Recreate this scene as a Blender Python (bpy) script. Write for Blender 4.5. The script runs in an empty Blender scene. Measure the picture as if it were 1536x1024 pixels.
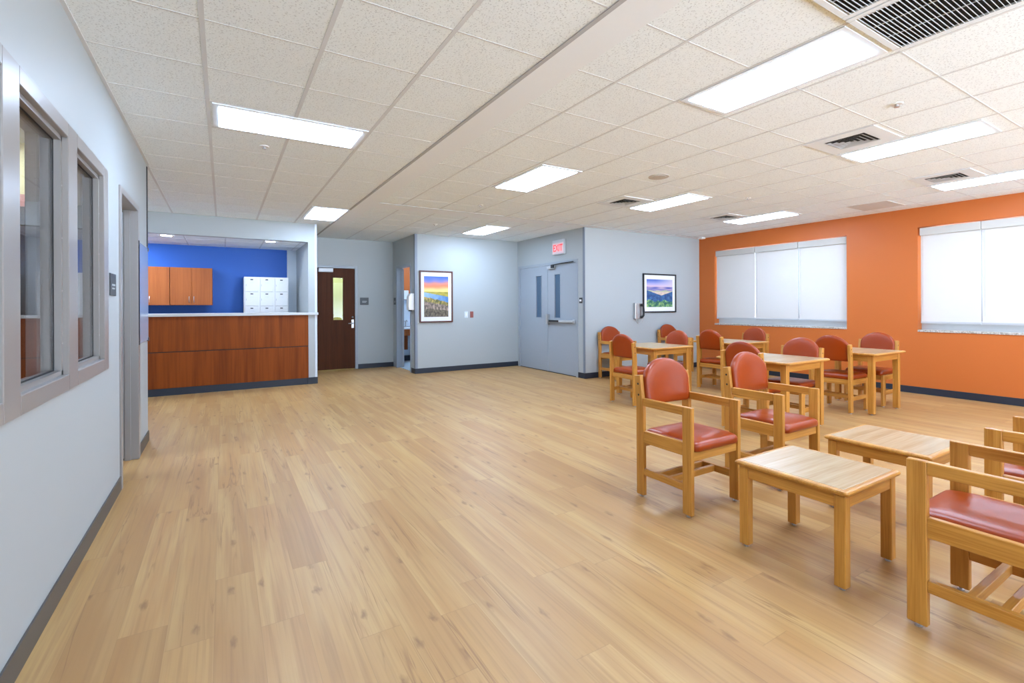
import bpy, bmesh, math, random
from mathutils import Vector, Matrix
random.seed(4)
S = bpy.context.scene
COL = S.collection

# ------------------------------------------------------------------ camera, world, light, exposure
CE = 2.743                      # ceiling height
cam_d = bpy.data.cameras.new('camera'); cam = bpy.data.objects.new('camera', cam_d); COL.objects.link(cam)
cam_d.sensor_width = 36; cam_d.lens = 716.3 / 1536 * 36
cam_d.shift_y = -(512 - 459) / 1536
cam_d.clip_start = .02
cam.matrix_world = (Matrix.Translation((0, 0, 1.317)) @ Matrix.Rotation(math.radians(-31.19), 4, 'Z')
                    @ Matrix.Rotation(math.radians(90), 4, 'X') @ Matrix.Rotation(math.radians(-.267), 4, 'Z'))
S.camera = cam
S.view_settings.view_transform = 'Standard'; S.view_settings.look = 'None'
S.view_settings.gamma = 1; S.view_settings.use_curve_mapping = False
S.view_settings.exposure = 0.23
W = bpy.data.worlds.new('daylight'); S.world = W; W.use_nodes = True
_t = W.node_tree; _bg = _t.nodes['Background']          # pale overcast sky above, brighter lower half added to light the ceiling
_g = _t.nodes.new('ShaderNodeTexCoord'); _s = _t.nodes.new('ShaderNodeSeparateXYZ'); _r = _t.nodes.new('ShaderNodeMapRange')
_t.links.new(_g.outputs['Generated'], _s.inputs[0]); _t.links.new(_s.outputs[2], _r.inputs[0])
_r.inputs[1].default_value = -.06; _r.inputs[2].default_value = .02; _r.inputs[3].default_value = 17; _r.inputs[4].default_value = 2.6
_t.links.new(_r.outputs[0], _bg.inputs[1]); _bg.inputs[0].default_value = (.79, .94, 1.16, 1)
LAMP = 24.5                       # emission of the ceiling troffers
S.cycles.max_bounces = 8; S.cycles.diffuse_bounces = 5; S.cycles.glossy_bounces = 4
S.cycles.transparent_max_bounces = 12; S.cycles.sample_clamp_indirect = 6
S.cycles.caustics_reflective = False; S.cycles.caustics_refractive = False

# ------------------------------------------------------------------ materials
class NT:
    def __init__(s, name):
        s.m = bpy.data.materials.new(name); s.m.use_nodes = True; s.t = s.m.node_tree
        s.t.nodes.clear(); s.out = s.n('ShaderNodeOutputMaterial')
    def n(s, k, **kw):
        x = s.t.nodes.new(k)
        for a, b in kw.items(): setattr(x, a, b)
        return x
    def l(s, a, b): s.t.links.new(a, b)
    def v(s, sock, val):
        if hasattr(val, 'bl_idname') or hasattr(val, 'is_linked'): s.l(val, sock)
        else: sock.default_value = val
    def math(s, op, a, b=None, c=None):
        x = s.n('ShaderNodeMath', operation=op)
        s.v(x.inputs[0], a)
        if b is not None: s.v(x.inputs[1], b)
        if c is not None: s.v(x.inputs[2], c)
        return x.outputs[0]
    def mix(s, f, a, b, bt='MIX'):
        x = s.n('ShaderNodeMix', data_type='RGBA', blend_type=bt)
        s.v(x.inputs[0], f); s.v(x.inputs[6], a); s.v(x.inputs[7], b); return x.outputs[2]
    def ramp(s, f, *st):
        x = s.n('ShaderNodeValToRGB'); e = x.color_ramp.elements
        while len(e) < len(st): e.new(.5)
        for q, (p, c) in zip(e, st): q.position = p; q.color = c
        s.l(f, x.inputs[0]); return x.outputs[0]
    def bsdf(s, col, rough=.5, metal=0., spec=.5, bump=None, bs=.1, bd=.01, coat=0):
        b = s.n('ShaderNodeBsdfPrincipled')
        s.v(b.inputs['Base Color'], col); s.v(b.inputs['Roughness'], rough)
        b.inputs['Metallic'].default_value = metal; b.inputs['Specular IOR Level'].default_value = spec
        b.inputs['Coat Weight'].default_value = coat; b.inputs['Coat Roughness'].default_value = .15
        if bump is not None:
            q = s.n('ShaderNodeBump'); q.inputs['Strength'].default_value = bs; q.inputs['Distance'].default_value = bd
            s.l(bump, q.inputs['Height']); s.l(q.outputs[0], b.inputs['Normal'])
        s.l(b.outputs[0], s.out.inputs[0]); return b
def rgb(r, g, b):
    f = lambda c: (c / 255 / 12.92) if c / 255 <= .04045 else ((c / 255 + .055) / 1.055) ** 2.4
    return (f(r), f(g), f(b), 1)
def plain(name, col, rough=.5, metal=0., spec=.5, coat=0):
    t = NT(name); t.bsdf(col, rough, metal, spec, coat=coat); return t.m
def paint(name, col, rough=.55, sc=260):
    t = NT(name); g = t.n('ShaderNodeNewGeometry'); no = t.n('ShaderNodeTexNoise')
    no.inputs['Scale'].default_value = sc; t.l(g.outputs['Position'], no.inputs['Vector'])
    t.bsdf(col, rough, spec=.35, bump=no.outputs[0], bs=.08, bd=.002); return t.m
def emit(name, col, st):
    t = NT(name); e = t.n('ShaderNodeEmission'); e.inputs[0].default_value = col; e.inputs[1].default_value = st
    t.l(e.outputs[0], t.out.inputs[0]); return t.m
def glass(name, tint=(1, 1, 1, 1), ior=1.5):
    t = NT(name); f = t.n('ShaderNodeFresnel'); g = t.n('ShaderNodeNewGeometry')
    t.l(t.math('SUBTRACT', ior, t.math('MULTIPLY', g.outputs['Backfacing'], ior-1/ior)), f.inputs[0])
    a = t.n('ShaderNodeBsdfTransparent'); a.inputs[0].default_value = tint
    b = t.n('ShaderNodeBsdfGlossy'); b.inputs['Roughness'].default_value = 0
    x = t.n('ShaderNodeMixShader'); t.l(f.outputs[0], x.inputs[0]); t.l(a.outputs[0], x.inputs[1]); t.l(b.outputs[0], x.inputs[2])
    t.l(x.outputs[0], t.out.inputs[0]); return t.m
def wood(name, axis, light, dark, rough=.38, sc=1., coat=.15, spec=.5):
    t = NT(name); tc = t.n('ShaderNodeTexCoord'); oi = t.n('ShaderNodeObjectInfo')
    off = t.n('ShaderNodeVectorMath', operation='ADD'); t.l(tc.outputs['Object'], off.inputs[0])
    cx = t.n('ShaderNodeCombineXYZ')
    for k, q in zip(range(3), (13.1, 7.7, 5.3)): t.l(t.math('MULTIPLY', oi.outputs['Random'], q), cx.inputs[k])
    t.l(cx.outputs[0], off.inputs[1])
    mp = t.n('ShaderNodeMapping'); t.l(off.outputs[0], mp.inputs[0])
    s_ = [26 * sc] * 3; s_[axis] = 1.3 * sc; mp.inputs['Scale'].default_value = s_
    n1 = t.n('ShaderNodeTexNoise'); n1.inputs['Scale'].default_value = 1; n1.inputs['Detail'].default_value = 3
    n1.inputs['Distortion'].default_value = .6
    t.l(mp.outputs[0], n1.inputs['Vector'])
    mp2 = t.n('ShaderNodeMapping'); t.l(off.outputs[0], mp2.inputs[0])
    s2 = [170 * sc] * 3; s2[axis] = 5 * sc; mp2.inputs['Scale'].default_value = s2
    n2 = t.n('ShaderNodeTexNoise'); n2.inputs['Scale'].default_value = 1; n2.inputs['Detail'].default_value = 2
    t.l(mp2.outputs[0], n2.inputs['Vector'])
    f = t.math('ADD', t.math('MULTIPLY', n1.outputs[0], .65), t.math('MULTIPLY', n2.outputs[0], .45))
    col = t.ramp(f, (.36, dark), (.66, light))
    t.bsdf(col, rough, coat=coat, spec=spec, bump=n2.outputs[0], bs=.05, bd=.001); return t.m

M = {}
M['ceil_paint'] = paint('ceiling_drywall_paint', rgb(239, 245, 249), .7)
M['wall'] = paint('grey_blue_wall_paint', rgb(174, 180, 180), .5)
M['orange'] = paint('orange_wall_paint', rgb(196, 106, 46), .45)
M['blue'] = paint('royal_blue_wall_paint', rgb(46, 100, 186), .5)
M['white_wall'] = paint('pale_wall_paint', rgb(216, 226, 234), .5)
M['cream'] = paint('cream_wall_paint', rgb(236, 216, 150), .5)
M['yellow'] = paint('pale_yellow_wall_paint', rgb(226, 220, 140), .5)
M['salmon'] = paint('salmon_wall_paint', rgb(206, 134, 112), .5)
M['base'] = plain('charcoal_vinyl_base', rgb(36, 44, 56), .4)
M['base_warm'] = plain('dark_taupe_vinyl_base', rgb(78, 74, 70), .4)
M['taupe'] = plain('taupe_semi_gloss_paint', rgb(146, 142, 138), .28)
M['greydoor'] = plain('grey_door_paint', rgb(160, 168, 176), .35)
M['greyframe'] = plain('grey_frame_paint', rgb(158, 166, 174), .35)
M['guard'] = plain('grey_corner_guard', rgb(132, 142, 154), .35)
M['dark'] = plain('dark_rubber', rgb(24, 24, 26), .5)
M['black'] = plain('black_satin', rgb(20, 21, 24), .3)
M['chrome'] = plain('brushed_steel', rgb(200, 200, 200), .3, .9)
M['winframe'] = plain('grey_anodised_window_frame', rgb(128, 132, 136), .5)
M['valance'] = plain('grey_white_valance', rgb(196, 194, 186), .6)
M['alu'] = plain('pale_aluminium', rgb(196, 200, 202), .4, .2)
M['white'] = plain('white_enamel', rgb(236, 236, 232), .4)
M['vent_white'] = plain('white_vent_enamel', rgb(226, 233, 238), .6, spec=.2)
M['lockerwhite'] = plain('white_locker_enamel', rgb(226, 226, 224), .35)
M['void'] = plain('dark_duct', rgb(14, 14, 14), .9)
M['bar'] = plain('ceiling_grid_enamel', rgb(217, 221, 224), .8, spec=.1)
M['edge_strip'] = plain('ceiling_edge_strip_grey', rgb(184, 186, 188), .8, spec=.1)
M['lens'] = emit('troffer_lens', (.745, .965, 1.33, 1), LAMP)
M['downlight'] = emit('downlight_lens', (.85, .97, 1.15, 1), 120)
M['glass'] = glass('clear_glass')
M['dglass'] = plain('dark_blue_door_glass', rgb(72, 98, 122), .08)
M['wood_x'] = wood('golden_oak_x', 0, rgb(200, 142, 62), rgb(166, 106, 32))
M['wood_y'] = wood('golden_oak_y', 1, rgb(200, 142, 62), rgb(166, 106, 32))
M['wood_z'] = wood('golden_oak_z', 2, rgb(200, 142, 62), rgb(166, 106, 32))
M['top'] = wood('oak_laminate_top', 0, rgb(180, 156, 122), rgb(160, 131, 93), .27, .8, 0)
M['cherry_x'] = wood('cherry_panel_x', 2, rgb(140, 68, 16), rgb(112, 50, 8), .5, .35, 0, .2)
M['cabwood'] = wood('cherry_cabinet_z', 2, rgb(172, 94, 42), rgb(148, 74, 28), .45, .35, 0, .3)
M['doorwood'] = wood('walnut_door_z', 2, rgb(84, 46, 24), rgb(64, 32, 15), .55, .4, 0, .15)
M['frame_brown'] = plain('mahogany_frame', rgb(82, 38, 26), .3)
M['mat'] = plain('white_picture_mat', rgb(240, 242, 244), .7)
M['worktop'] = plain('pale_grey_laminate', rgb(196, 198, 196), .3)
M['porcelain'] = plain('white_porcelain', rgb(240, 242, 244), .15)
M['sign'] = plain('charcoal_sign_plastic', rgb(66, 70, 72), .4)
M['signtext'] = plain('pale_sign_lettering', rgb(190, 194, 192), .5)
M['redplate'] = plain('red_brown_plate', rgb(146, 84, 76), .4)
M['board'] = plain('pale_blue_gloss_board', rgb(178, 200, 228), .12)
M['exit_red'] = emit('exit_red_letters', (1, .09, .1, 1), 1.6)
M['exit_face'] = plain('exit_sign_face', rgb(240, 214, 216), .3)

def vinyl(name, col):
    t = NT(name); tc = t.n('ShaderNodeTexCoord'); v = t.n('ShaderNodeTexNoise'); v.inputs['Scale'].default_value = 420
    t.l(tc.outputs['Object'], v.inputs['Vector'])
    t.bsdf(col, .32, spec=.42, bump=v.outputs[0], bs=.12, bd=.001); return t.m
M['vinyl'] = vinyl('terracotta_vinyl', rgb(146, 54, 4))

def stone():
    t = NT('speckled_sill_stone'); g = t.n('ShaderNodeNewGeometry'); v = t.n('ShaderNodeTexNoise'); v.inputs['Scale'].default_value = 60
    t.l(g.outputs['Position'], v.inputs['Vector'])
    t.bsdf(t.ramp(v.outputs[0], (.35, rgb(150, 142, 128)), (.65, rgb(206, 202, 194))), .4); return t.m
M['stone'] = stone()

def shade_mat():
    t = NT('white_roller_shade_cloth')
    d = t.n('ShaderNodeBsdfDiffuse'); d.inputs[0].default_value = (.72, .70, .66, 1)
    tr = t.n('ShaderNodeBsdfTranslucent'); tr.inputs[0].default_value = (1, .98, .93, 1)
    x = t.n('ShaderNodeMixShader'); x.inputs[0].default_value = .043
    t.l(d.outputs[0], x.inputs[1]); t.l(tr.outputs[0], x.inputs[2]); t.l(x.outputs[0], t.out.inputs[0]); return t.m
M['shade'] = shade_mat()

def tile_mat():
    t = NT('acoustic_ceiling_tile'); g = t.n('ShaderNodeNewGeometry')
    a = t.n('ShaderNodeTexNoise'); a.inputs['Scale'].default_value = 170; a.inputs['Detail'].default_value = 2
    t.l(g.outputs['Position'], a.inputs['Vector'])
    v = t.n('ShaderNodeTexVoronoi'); v.inputs['Scale'].default_value = 75; t.l(g.outputs['Position'], v.inputs['Vector'])
    f = t.math('ADD', t.math('MULTIPLY', a.outputs[0], .7), t.math('MULTIPLY', v.outputs['Distance'], .45))
    base = t.ramp(f, (.38, rgb(206, 213, 217)), (.49, rgb(240, 249, 252)), (.8, rgb(242, 250, 253)))
    t.bsdf(base, .85, spec=.2, bump=f, bs=.25, bd=.004); return t.m
M['tile'] = tile_mat()

def floor_mat():
    t = NT('oak_vinyl_plank_floor'); g = t.n('ShaderNodeNewGeometry'); sp = t.n('ShaderNodeSeparateXYZ')
    t.l(g.outputs['Position'], sp.inputs[0]); X, Y = sp.outputs[0], sp.outputs[1]
    w, L = .165, 1.35
    xr = t.math('DIVIDE', t.math('ADD', X, 20), w); row = t.math('FLOOR', xr)
    wn = t.n('ShaderNodeTexWhiteNoise', noise_dimensions='1D'); t.l(row, wn.inputs['W'])
    yr = t.math('ADD', t.math('DIVIDE', t.math('ADD', Y, 20), L), t.math('MULTIPLY', wn.outputs[0], 7)); cell = t.math('FLOOR', yr)
    cb = t.n('ShaderNodeCombineXYZ'); t.l(row, cb.inputs[0]); t.l(cell, cb.inputs[1])
    w2 = t.n('ShaderNodeTexWhiteNoise', noise_dimensions='2D'); t.l(cb.outputs[0], w2.inputs['Vector'])
    rnd = w2.outputs[0]
    # grain coordinates shifted per plank
    gx = t.math('ADD', X, t.math('MULTIPLY', rnd, 37)); gy = t.math('ADD', Y, t.math('MULTIPLY', rnd, 91))
    def noise(sx, sy, det=3, dist=0.):
        c = t.n('ShaderNodeCombineXYZ'); t.l(t.math('MULTIPLY', gx, sx), c.inputs[0]); t.l(t.math('MULTIPLY', gy, sy), c.inputs[1])
        n = t.n('ShaderNodeTexNoise'); n.inputs['Scale'].default_value = 1; n.inputs['Detail'].default_value = det
        n.inputs['Distortion'].default_value = dist; t.l(c.outputs[0], n.inputs['Vector']); return n.outputs[0]
    n1 = noise(7, .55, 3, .7); n2 = noise(48, 1.1, 3, .3); n3 = noise(120, 2.5, 2); n4 = noise(3.2, .3, 2, .4)
    base = t.ramp(rnd, (0., rgb(167, 126, 75)), (.25, rgb(177, 134, 82)), (.5, rgb(171, 131, 81)), (.75, rgb(181, 141, 86)), (1., rgb(174, 131, 77)))
    c1 = t.mix(t.math('MULTIPLY', t.ramp(n1, (.42, (0, 0, 0, 1)), (.62, (1, 1, 1, 1))), .7), base, rgb(191, 156, 102))
    c2 = t.mix(t.math('MULTIPLY', t.ramp(n4, (.48, (0, 0, 0, 1)), (.64, (1, 1, 1, 1))), .5), c1, rgb(158, 114, 66))
    c3 = t.mix(t.math('MULTIPLY', t.ramp(n2, (.3, (1, 1, 1, 1)), (.5, (0, 0, 0, 1))), .5), c2, rgb(147, 106, 61))
    c4 = t.mix(t.math('MULTIPLY', t.ramp(n3, (.34, (1, 1, 1, 1)), (.5, (0, 0, 0, 1))), .22), c3, rgb(156, 114, 70))
    # knots and cracks
    c = t.n('ShaderNodeCombineXYZ'); t.l(t.math('MULTIPLY', gx, 8.5), c.inputs[0]); t.l(t.math('MULTIPLY', gy, 3.0), c.inputs[1])
    dn = t.n('ShaderNodeTexNoise'); dn.inputs['Scale'].default_value = 5; t.l(c.outputs[0], dn.inputs['Vector'])
    ad = t.n('ShaderNodeVectorMath', operation='MULTIPLY_ADD'); t.l(dn.outputs['Color'], ad.inputs[0]); ad.inputs[1].default_value = (.35, .35, 0); t.l(c.outputs[0], ad.inputs[2])
    vo = t.n('ShaderNodeTexVoronoi', voronoi_dimensions='2D'); vo.inputs['Scale'].default_value = 1; t.l(ad.outputs[0], vo.inputs['Vector'])
    sx = t.n('ShaderNodeSeparateXYZ'); t.l(vo.outputs['Color'], sx.inputs[0])
    on = t.math('GREATER_THAN', sx.outputs[0], .72)
    kn = t.math('MULTIPLY', t.ramp(vo.outputs['Distance'], (.03, (1, 1, 1, 1)), (.15, (0, 0, 0, 1))), on)
    c5 = t.mix(t.math('MULTIPLY', kn, .65), c4, rgb(122, 84, 48))
    n5 = noise(11, .5, 4, 1.2)
    cr = t.ramp(n5, (.47, (0, 0, 0, 1)), (.5, (1, 1, 1, 1)), (.515, (0, 0, 0, 1)))
    n6 = noise(5, .9, 1)
    cr2 = t.math('MULTIPLY', cr, t.ramp(n6, (.52, (0, 0, 0, 1)), (.62, (1, 1, 1, 1))))
    c6 = t.mix(t.math('MULTIPLY', cr2, .85), c5, rgb(140, 100, 60))
    # seams
    fx = t.math('FRACT', xr); fy = t.math('FRACT', yr)
    ex = t.math('LESS_THAN', t.math('MINIMUM', fx, t.math('SUBTRACT', 1, fx)), .006)
    ey = t.math('LESS_THAN', t.math('MINIMUM', fy, t.math('SUBTRACT', 1, fy)), .0012)
    c7 = t.mix(t.math('MULTIPLY', t.math('MAXIMUM', ex, ey), .35), c6, rgb(130, 96, 62))
    t.bsdf(c7, t.math('ADD', .36, t.math('MULTIPLY', n2, .12)), spec=.5, bump=n2, bs=.03, bd=.001); return t.m
M['floor'] = floor_mat()

def vcol(name):
    t = NT(name); a = t.n('ShaderNodeVertexColor'); a.layer_name = 'art'
    t.bsdf(a.outputs[0], .35); return t.m
M['art'] = vcol('printed_photograph')

# ------------------------------------------------------------------ mesh helpers
def new_obj(name, bm, mats, parent=None, smooth=False, loc=None):
    me = bpy.data.meshes.new(name); bmesh.ops.recalc_face_normals(bm, faces=bm.faces[:]) if not getattr(bm, 'keep', False) else None
    bm.to_mesh(me); bm.free()
    for m in (mats if isinstance(mats, (list, tuple)) else [mats]): me.materials.append(m)
    if smooth:
        for p in me.polygons: p.use_smooth = True
    o = bpy.data.objects.new(name, me); COL.objects.link(o)
    if parent: o.parent = parent
    if loc: o.location = loc
    return o
def BM(): return bmesh.new()
def box(bm, x0, x1, y0, y1, z0, z1, bev=0, seg=1, mat=0):
    x0, x1 = min(x0, x1), max(x0, x1); y0, y1 = min(y0, y1), max(y0, y1); z0, z1 = min(z0, z1), max(z0, z1)
    vs = [bm.verts.new(p) for p in ((x0,y0,z0),(x1,y0,z0),(x1,y1,z0),(x0,y1,z0),(x0,y0,z1),(x1,y0,z1),(x1,y1,z1),(x0,y1,z1))]
    fs = [bm.faces.new([vs[i] for i in f]) for f in ((3,2,1,0),(4,5,6,7),(0,1,5,4),(1,2,6,5),(2,3,7,6),(3,0,4,7))]
    for f in fs: f.material_index = mat
    if bev:
        es = list({e for f in fs for e in f.edges})
        bmesh.ops.bevel(bm, geom=es, offset=bev, segments=seg, affect='EDGES', profile=.5)
    return bm
def bx(*a, **k): return box(BM(), *a, **k)
def prism(bm, pts, axis, a, b, bev=0):
    """closed polygon pts in the plane normal to axis, swept from a to b"""
    def P(p, t):
        return (t, p[0], p[1]) if axis == 0 else (p[0], t, p[1]) if axis == 1 else (p[0], p[1], t)
    A = [bm.verts.new(P(p, a)) for p in pts]; B = [bm.verts.new(P(p, b)) for p in pts]
    fs = [bm.faces.new(A), bm.faces.new(B[::-1])]
    n = len(pts)
    for i in range(n): fs.append(bm.faces.new([A[i], B[i], B[(i+1) % n], A[(i+1) % n]]))
    bmesh.ops.recalc_face_normals(bm, faces=fs)
    if bev: bmesh.ops.bevel(bm, geom=list({e for f in fs for e in f.edges}), offset=bev, segments=1, affect='EDGES')
    return bm
def cyl(bm, c, r, h, axis=2, seg=20, r2=None):
    r2 = r if r2 is None else r2; A = []; B = []
    for i in range(seg):
        t = 2 * math.pi * i / seg; u, v = math.cos(t), math.sin(t)
        for L_, R_, d in ((A, r, 0), (B, r2, h)):
            q = [u * R_, v * R_]; q.insert(axis, d); L_.append(bm.verts.new([c[k] + q[k] for k in range(3)]))
    bm.faces.new(A[::-1]); bm.faces.new(B)
    for i in range(seg): bm.faces.new([A[i], A[(i+1) % seg], B[(i+1) % seg], B[i]])
    return bm
def tube(bm, pts, r, seg=8):
    pts = [Vector(p) for p in pts]; rings = []
    for i, p in enumerate(pts):
        d = (pts[min(i+1, len(pts)-1)] - pts[max(i-1, 0)]).normalized()
        a = d.orthogonal().normalized() if not rings else (rings[-1][1] - d * rings[-1][1].dot(d)).normalized()
        b = d.cross(a); rings.append(([bm.verts.new(p + (a * math.cos(2*math.pi*k/seg) + b * math.sin(2*math.pi*k/seg)) * r) for k in range(seg)], a))
    for (A, _), (B, _) in zip(rings, rings[1:]):
        for k in range(seg): bm.faces.new([A[k], A[(k+1) % seg], B[(k+1) % seg], B[k]])
    bm.faces.new(rings[0][0][::-1]); bm.faces.new(rings[-1][0]); return bm
def pad(bm, outline, prof, fn, cx=0, cy=0):
    """outline: 2D points; prof: list of (inset, height) from bottom centre over the rim to top centre; fn maps (u,v,h)->xyz"""
    ax = max(abs(p[0]-cx) for p in outline); rings = []
    for ins, h in prof:
        if ins >= .999: rings.append([bm.verts.new(fn(cx, cy, h))]); continue
        rings.append([bm.verts.new(fn(cx+(p[0]-cx)*(1-ins), cy+(p[1]-cy)*(1-ins), h)) for p in outline])
    for A, B in zip(rings, rings[1:]):
        n = len(outline)
        for i in range(n):
            j = (i+1) % n
            if len(A) == 1: bm.faces.new([A[0], B[j], B[i]])
            elif len(B) == 1: bm.faces.new([A[i], A[j], B[0]])
            else: bm.faces.new([A[i], A[j], B[j], B[i]])
    return bm
def struct(name, bm, m, parent=None, **k):
    o = new_obj(name, bm, m, parent, **k)
    if not parent: o['kind'] = 'structure'
    return o
def sempty(name, loc=(0, 0, 0)):
    o = bpy.data.objects.new(name, None); COL.objects.link(o); o.location = loc; o['kind'] = 'structure'; o.empty_display_size = .1
    return o
def thing(name, label, cat, loc=(0, 0, 0), rz=0, group=None):
    o = bpy.data.objects.new(name, None); COL.objects.link(o); o.location = loc; o.rotation_euler = (0, 0, rz)
    o.empty_display_size = .1; o['label'] = label; o['category'] = cat
    if group: o['group'] = group
    return o
def tag(o, label, cat, group=None):
    o['label'] = label; o['category'] = cat
    if group: o['group'] = group
    return o
def copy_thing(root, loc, rz, label, name=None):
    r = root.copy(); COL.objects.link(r); r.location = loc; r.rotation_euler = (0, 0, rz); r['label'] = label
    for ch in list(root.children):
        c = ch.copy(); COL.objects.link(c); c.parent = r
        for g in ch.children:
            d = g.copy(); COL.objects.link(d); d.parent = c
    return r
def text_mesh(txt, size, depth, name, mat, parent, mtx):
    cu = bpy.data.curves.new(name, 'FONT'); cu.body = txt; cu.size = size; cu.extrude = depth; cu.align_x = 'CENTER'; cu.align_y = 'CENTER'; cu.offset = size * .018
    tmp = bpy.data.objects.new('tmp', cu); COL.objects.link(tmp)
    me = bpy.data.meshes.new_from_object(tmp.evaluated_get(bpy.context.evaluated_depsgraph_get()))
    bpy.data.objects.remove(tmp); me.materials.clear(); me.materials.append(mat); me.transform(mtx)
    o = bpy.data.objects.new(name, me); COL.objects.link(o); o.parent = parent; return o

# ------------------------------------------------------------------ the setting
XL, XR, YC, YB, YP, XG, YR, XP = -.642, 8.77, 8.79, 10.39, 8.99, 5.59, 6.70, 3.22
XW, YF = -3.3, -4.5             # recess end on the left, wall behind the camera
struct('floor', bx(XW-.12, XR+.25, YF-.12, 12.8, -.1, 0), M['floor'])

# ceiling: the tile field, all the way over rooms, at 2.743
bm = BM(); box(bm, XW-.12, XR+.25, YF-.12, YB+.12, CE, CE+.08)
struct('ceiling', bm, M['tile'])
bm = BM()                        # drywall band lower than the tiles
box(bm, 1.60, 1.84, YF, YB, CE-.004, CE); box(bm, 1.84, XR, 6.545, YR, CE-.004, CE); box(bm, 1.84, XG, YR, 6.87, CE-.004, CE)
struct('trim_1', bm, M['ceil_paint'])
bm = BM(); box(bm, 1.585, 1.612, YF, YB, CE-.007, CE); box(bm, 1.84, XR, 6.535, 6.553, CE-.006, CE)  # strips greyer than the grid put the dark band edge into colour
struct('dark_edge_strip', bm, M['edge_strip'])
ys = [1.715 + .547*k for k in range(-11, 16)]
bm = BM(); zt, zb = CE, CE-.0022
for k in range(-5, 3):
    x = -.084 + .559*k
    if x < XW: continue
    y0 = 5.94 if x < XL else YF
    box(bm, x-.012, x+.012, y0, YC, zb, zt)
box(bm, 1.034+.559-.01, 1.6, YF, YB, zb, zt); box(bm, XL, XL+.02, YF, 5.94, zb-.002, zt)
for y in ys:
    if YF < y < YC: box(bm, XW if y > 5.94 else XL, 1.6, y-.0055, y+.0055, zb+.001, zt)
    if YF < y < 6.5: box(bm, 1.84, XR, y-.0055, y+.0055, zb+.001, zt)
    if 6.95 < y < YP: box(bm, 1.84, XG, y-.006, y+.006, zb+.001, zt)
for k in range(0, 12): box(bm, 2.15+.565*k-.009, 2.15+.565*k+.009, YF, 6.545, zb, zt)
for k in range(0, 6):
    x = 2.22+.565*k; box(bm, x-.009, x+.009, 6.87, YB if x < XP else YP, zb, zt)
struct('trim_2', bm, M['bar'])

# left wall with interior window and doorway
WW = .13
wz0, wz1, wy0, wy1 = .965, 2.17, -.9, 3.94
dy0, dy1, dz = 4.47, 5.26, 2.165
bm = BM()
box(bm, XL-WW, XL, YF, wy0, 0, CE); box(bm, XL-WW, XL, wy0, wy1, 0, wz0); box(bm, XL-WW, XL, wy0, wy1, wz1, CE)
box(bm, XL-WW, XL, wy1, dy0, 0, CE); box(bm, XL-WW, XL, dy0, dy1, dz, CE); box(bm, XL-WW, XL, dy1, 5.94, 0, CE)
struct('wall_left', bm, M['wall'])
w = sempty('window_3')
bm = BM(); fo = .012
panes = [(3.22, 3.855), (2.415, 3.06), (1.61, 2.255), (.805, 1.45), (-.8, .645)]
ym = [3.985] + [v for p in panes for v in (p[1], p[0])] + [-.94]
for i in range(0, len(ym), 2): box(bm, XL-WW-fo, XL+fo, ym[i+1], ym[i], .925, 2.205, .003)
for a, b in panes:
    box(bm, XL-WW-fo, XL+fo, a, b, .925, 1.0, .003); box(bm, XL-WW-fo, XL+fo, a, b, 2.135, 2.205, .003)
new_obj('window_frame', bm, M['taupe'], w)
for a, b in panes:
    bm = BM(); s = .022
    for xx0, xx1 in ((XL-.038, XL-.012), (XL-.075, XL-.049)):
        box(bm, xx0, xx1, a, a+s, 1.0, 2.135); box(bm, xx0, xx1, b-s, b, 1.0, 2.135)
        box(bm, xx0, xx1, a, b, 1.0, 1.0+s); box(bm, xx0, xx1, a, b, 2.135-s, 2.135)
    st = new_obj('glazing_stop', bm, M['taupe'], w)
    bm = BM(); g_ = .029
    for q in ((a, a+g_, 1.0, 2.135), (b-g_, b, 1.0, 2.135), (a+g_, b-g_, 1.0, 1.0+g_), (a+g_, b-g_, 2.135-g_, 2.135)): box(bm, XL-.0395, XL-.0385, q[0], q[1], q[2], q[3])
    new_obj('gasket', bm, M['dark'], w)
    bm = BM()
    for z in (1.15, 1.4, 1.65, 1.9): cyl(bm, (XL-.0125, b-.011, z), .004, .002, 0, 8); cyl(bm, (XL-.0125, a+.011, z), .004, .002, 0, 8)
    new_obj('screw', bm, M['chrome'], w)
    new_obj('pane', bx(XL-.046, XL-.040, a+.004, b-.004, 1.004, 2.131), M['glass'], w)
d = sempty('door_4')
bm = BM()
for a, b in ((dy0-.05, dy0+.004), (dy1-.004, dy1+.075)): box(bm, XL-WW-fo, XL+fo, a, b, 0, dz+.045, .003)
box(bm, XL-WW-fo, XL+fo, dy0, dy1, dz-.004, dz+.045, .003)
box(bm, XL-.085, XL-.045, dy1-.02, dy1, 0, dz); box(bm, XL-.085, XL-.045, dy0, dy0+.02, 0, dz)
new_obj('door_frame', bm, M['taupe'], d)
o = new_obj('door_leaf', bx(0, .78, -.045, 0, .01, 2.14, .002), M['doorwood'], d, loc=(XL-.14, dy1-.005, 0)); o.rotation_euler[2] = math.radians(172)
o = new_obj('hinge_strip', bx(XL-WW-.002, XL-.09, dy1-.0065, dy1-.003, .02, 2.14), M['alu'], d)
bm = BM()
for k in range(14): cyl(bm, (XL-.11, dy1-.008, .12+.155*k), .0045, .002, 1, 8)
new_obj('screw', bm, M['black'], o)
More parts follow.
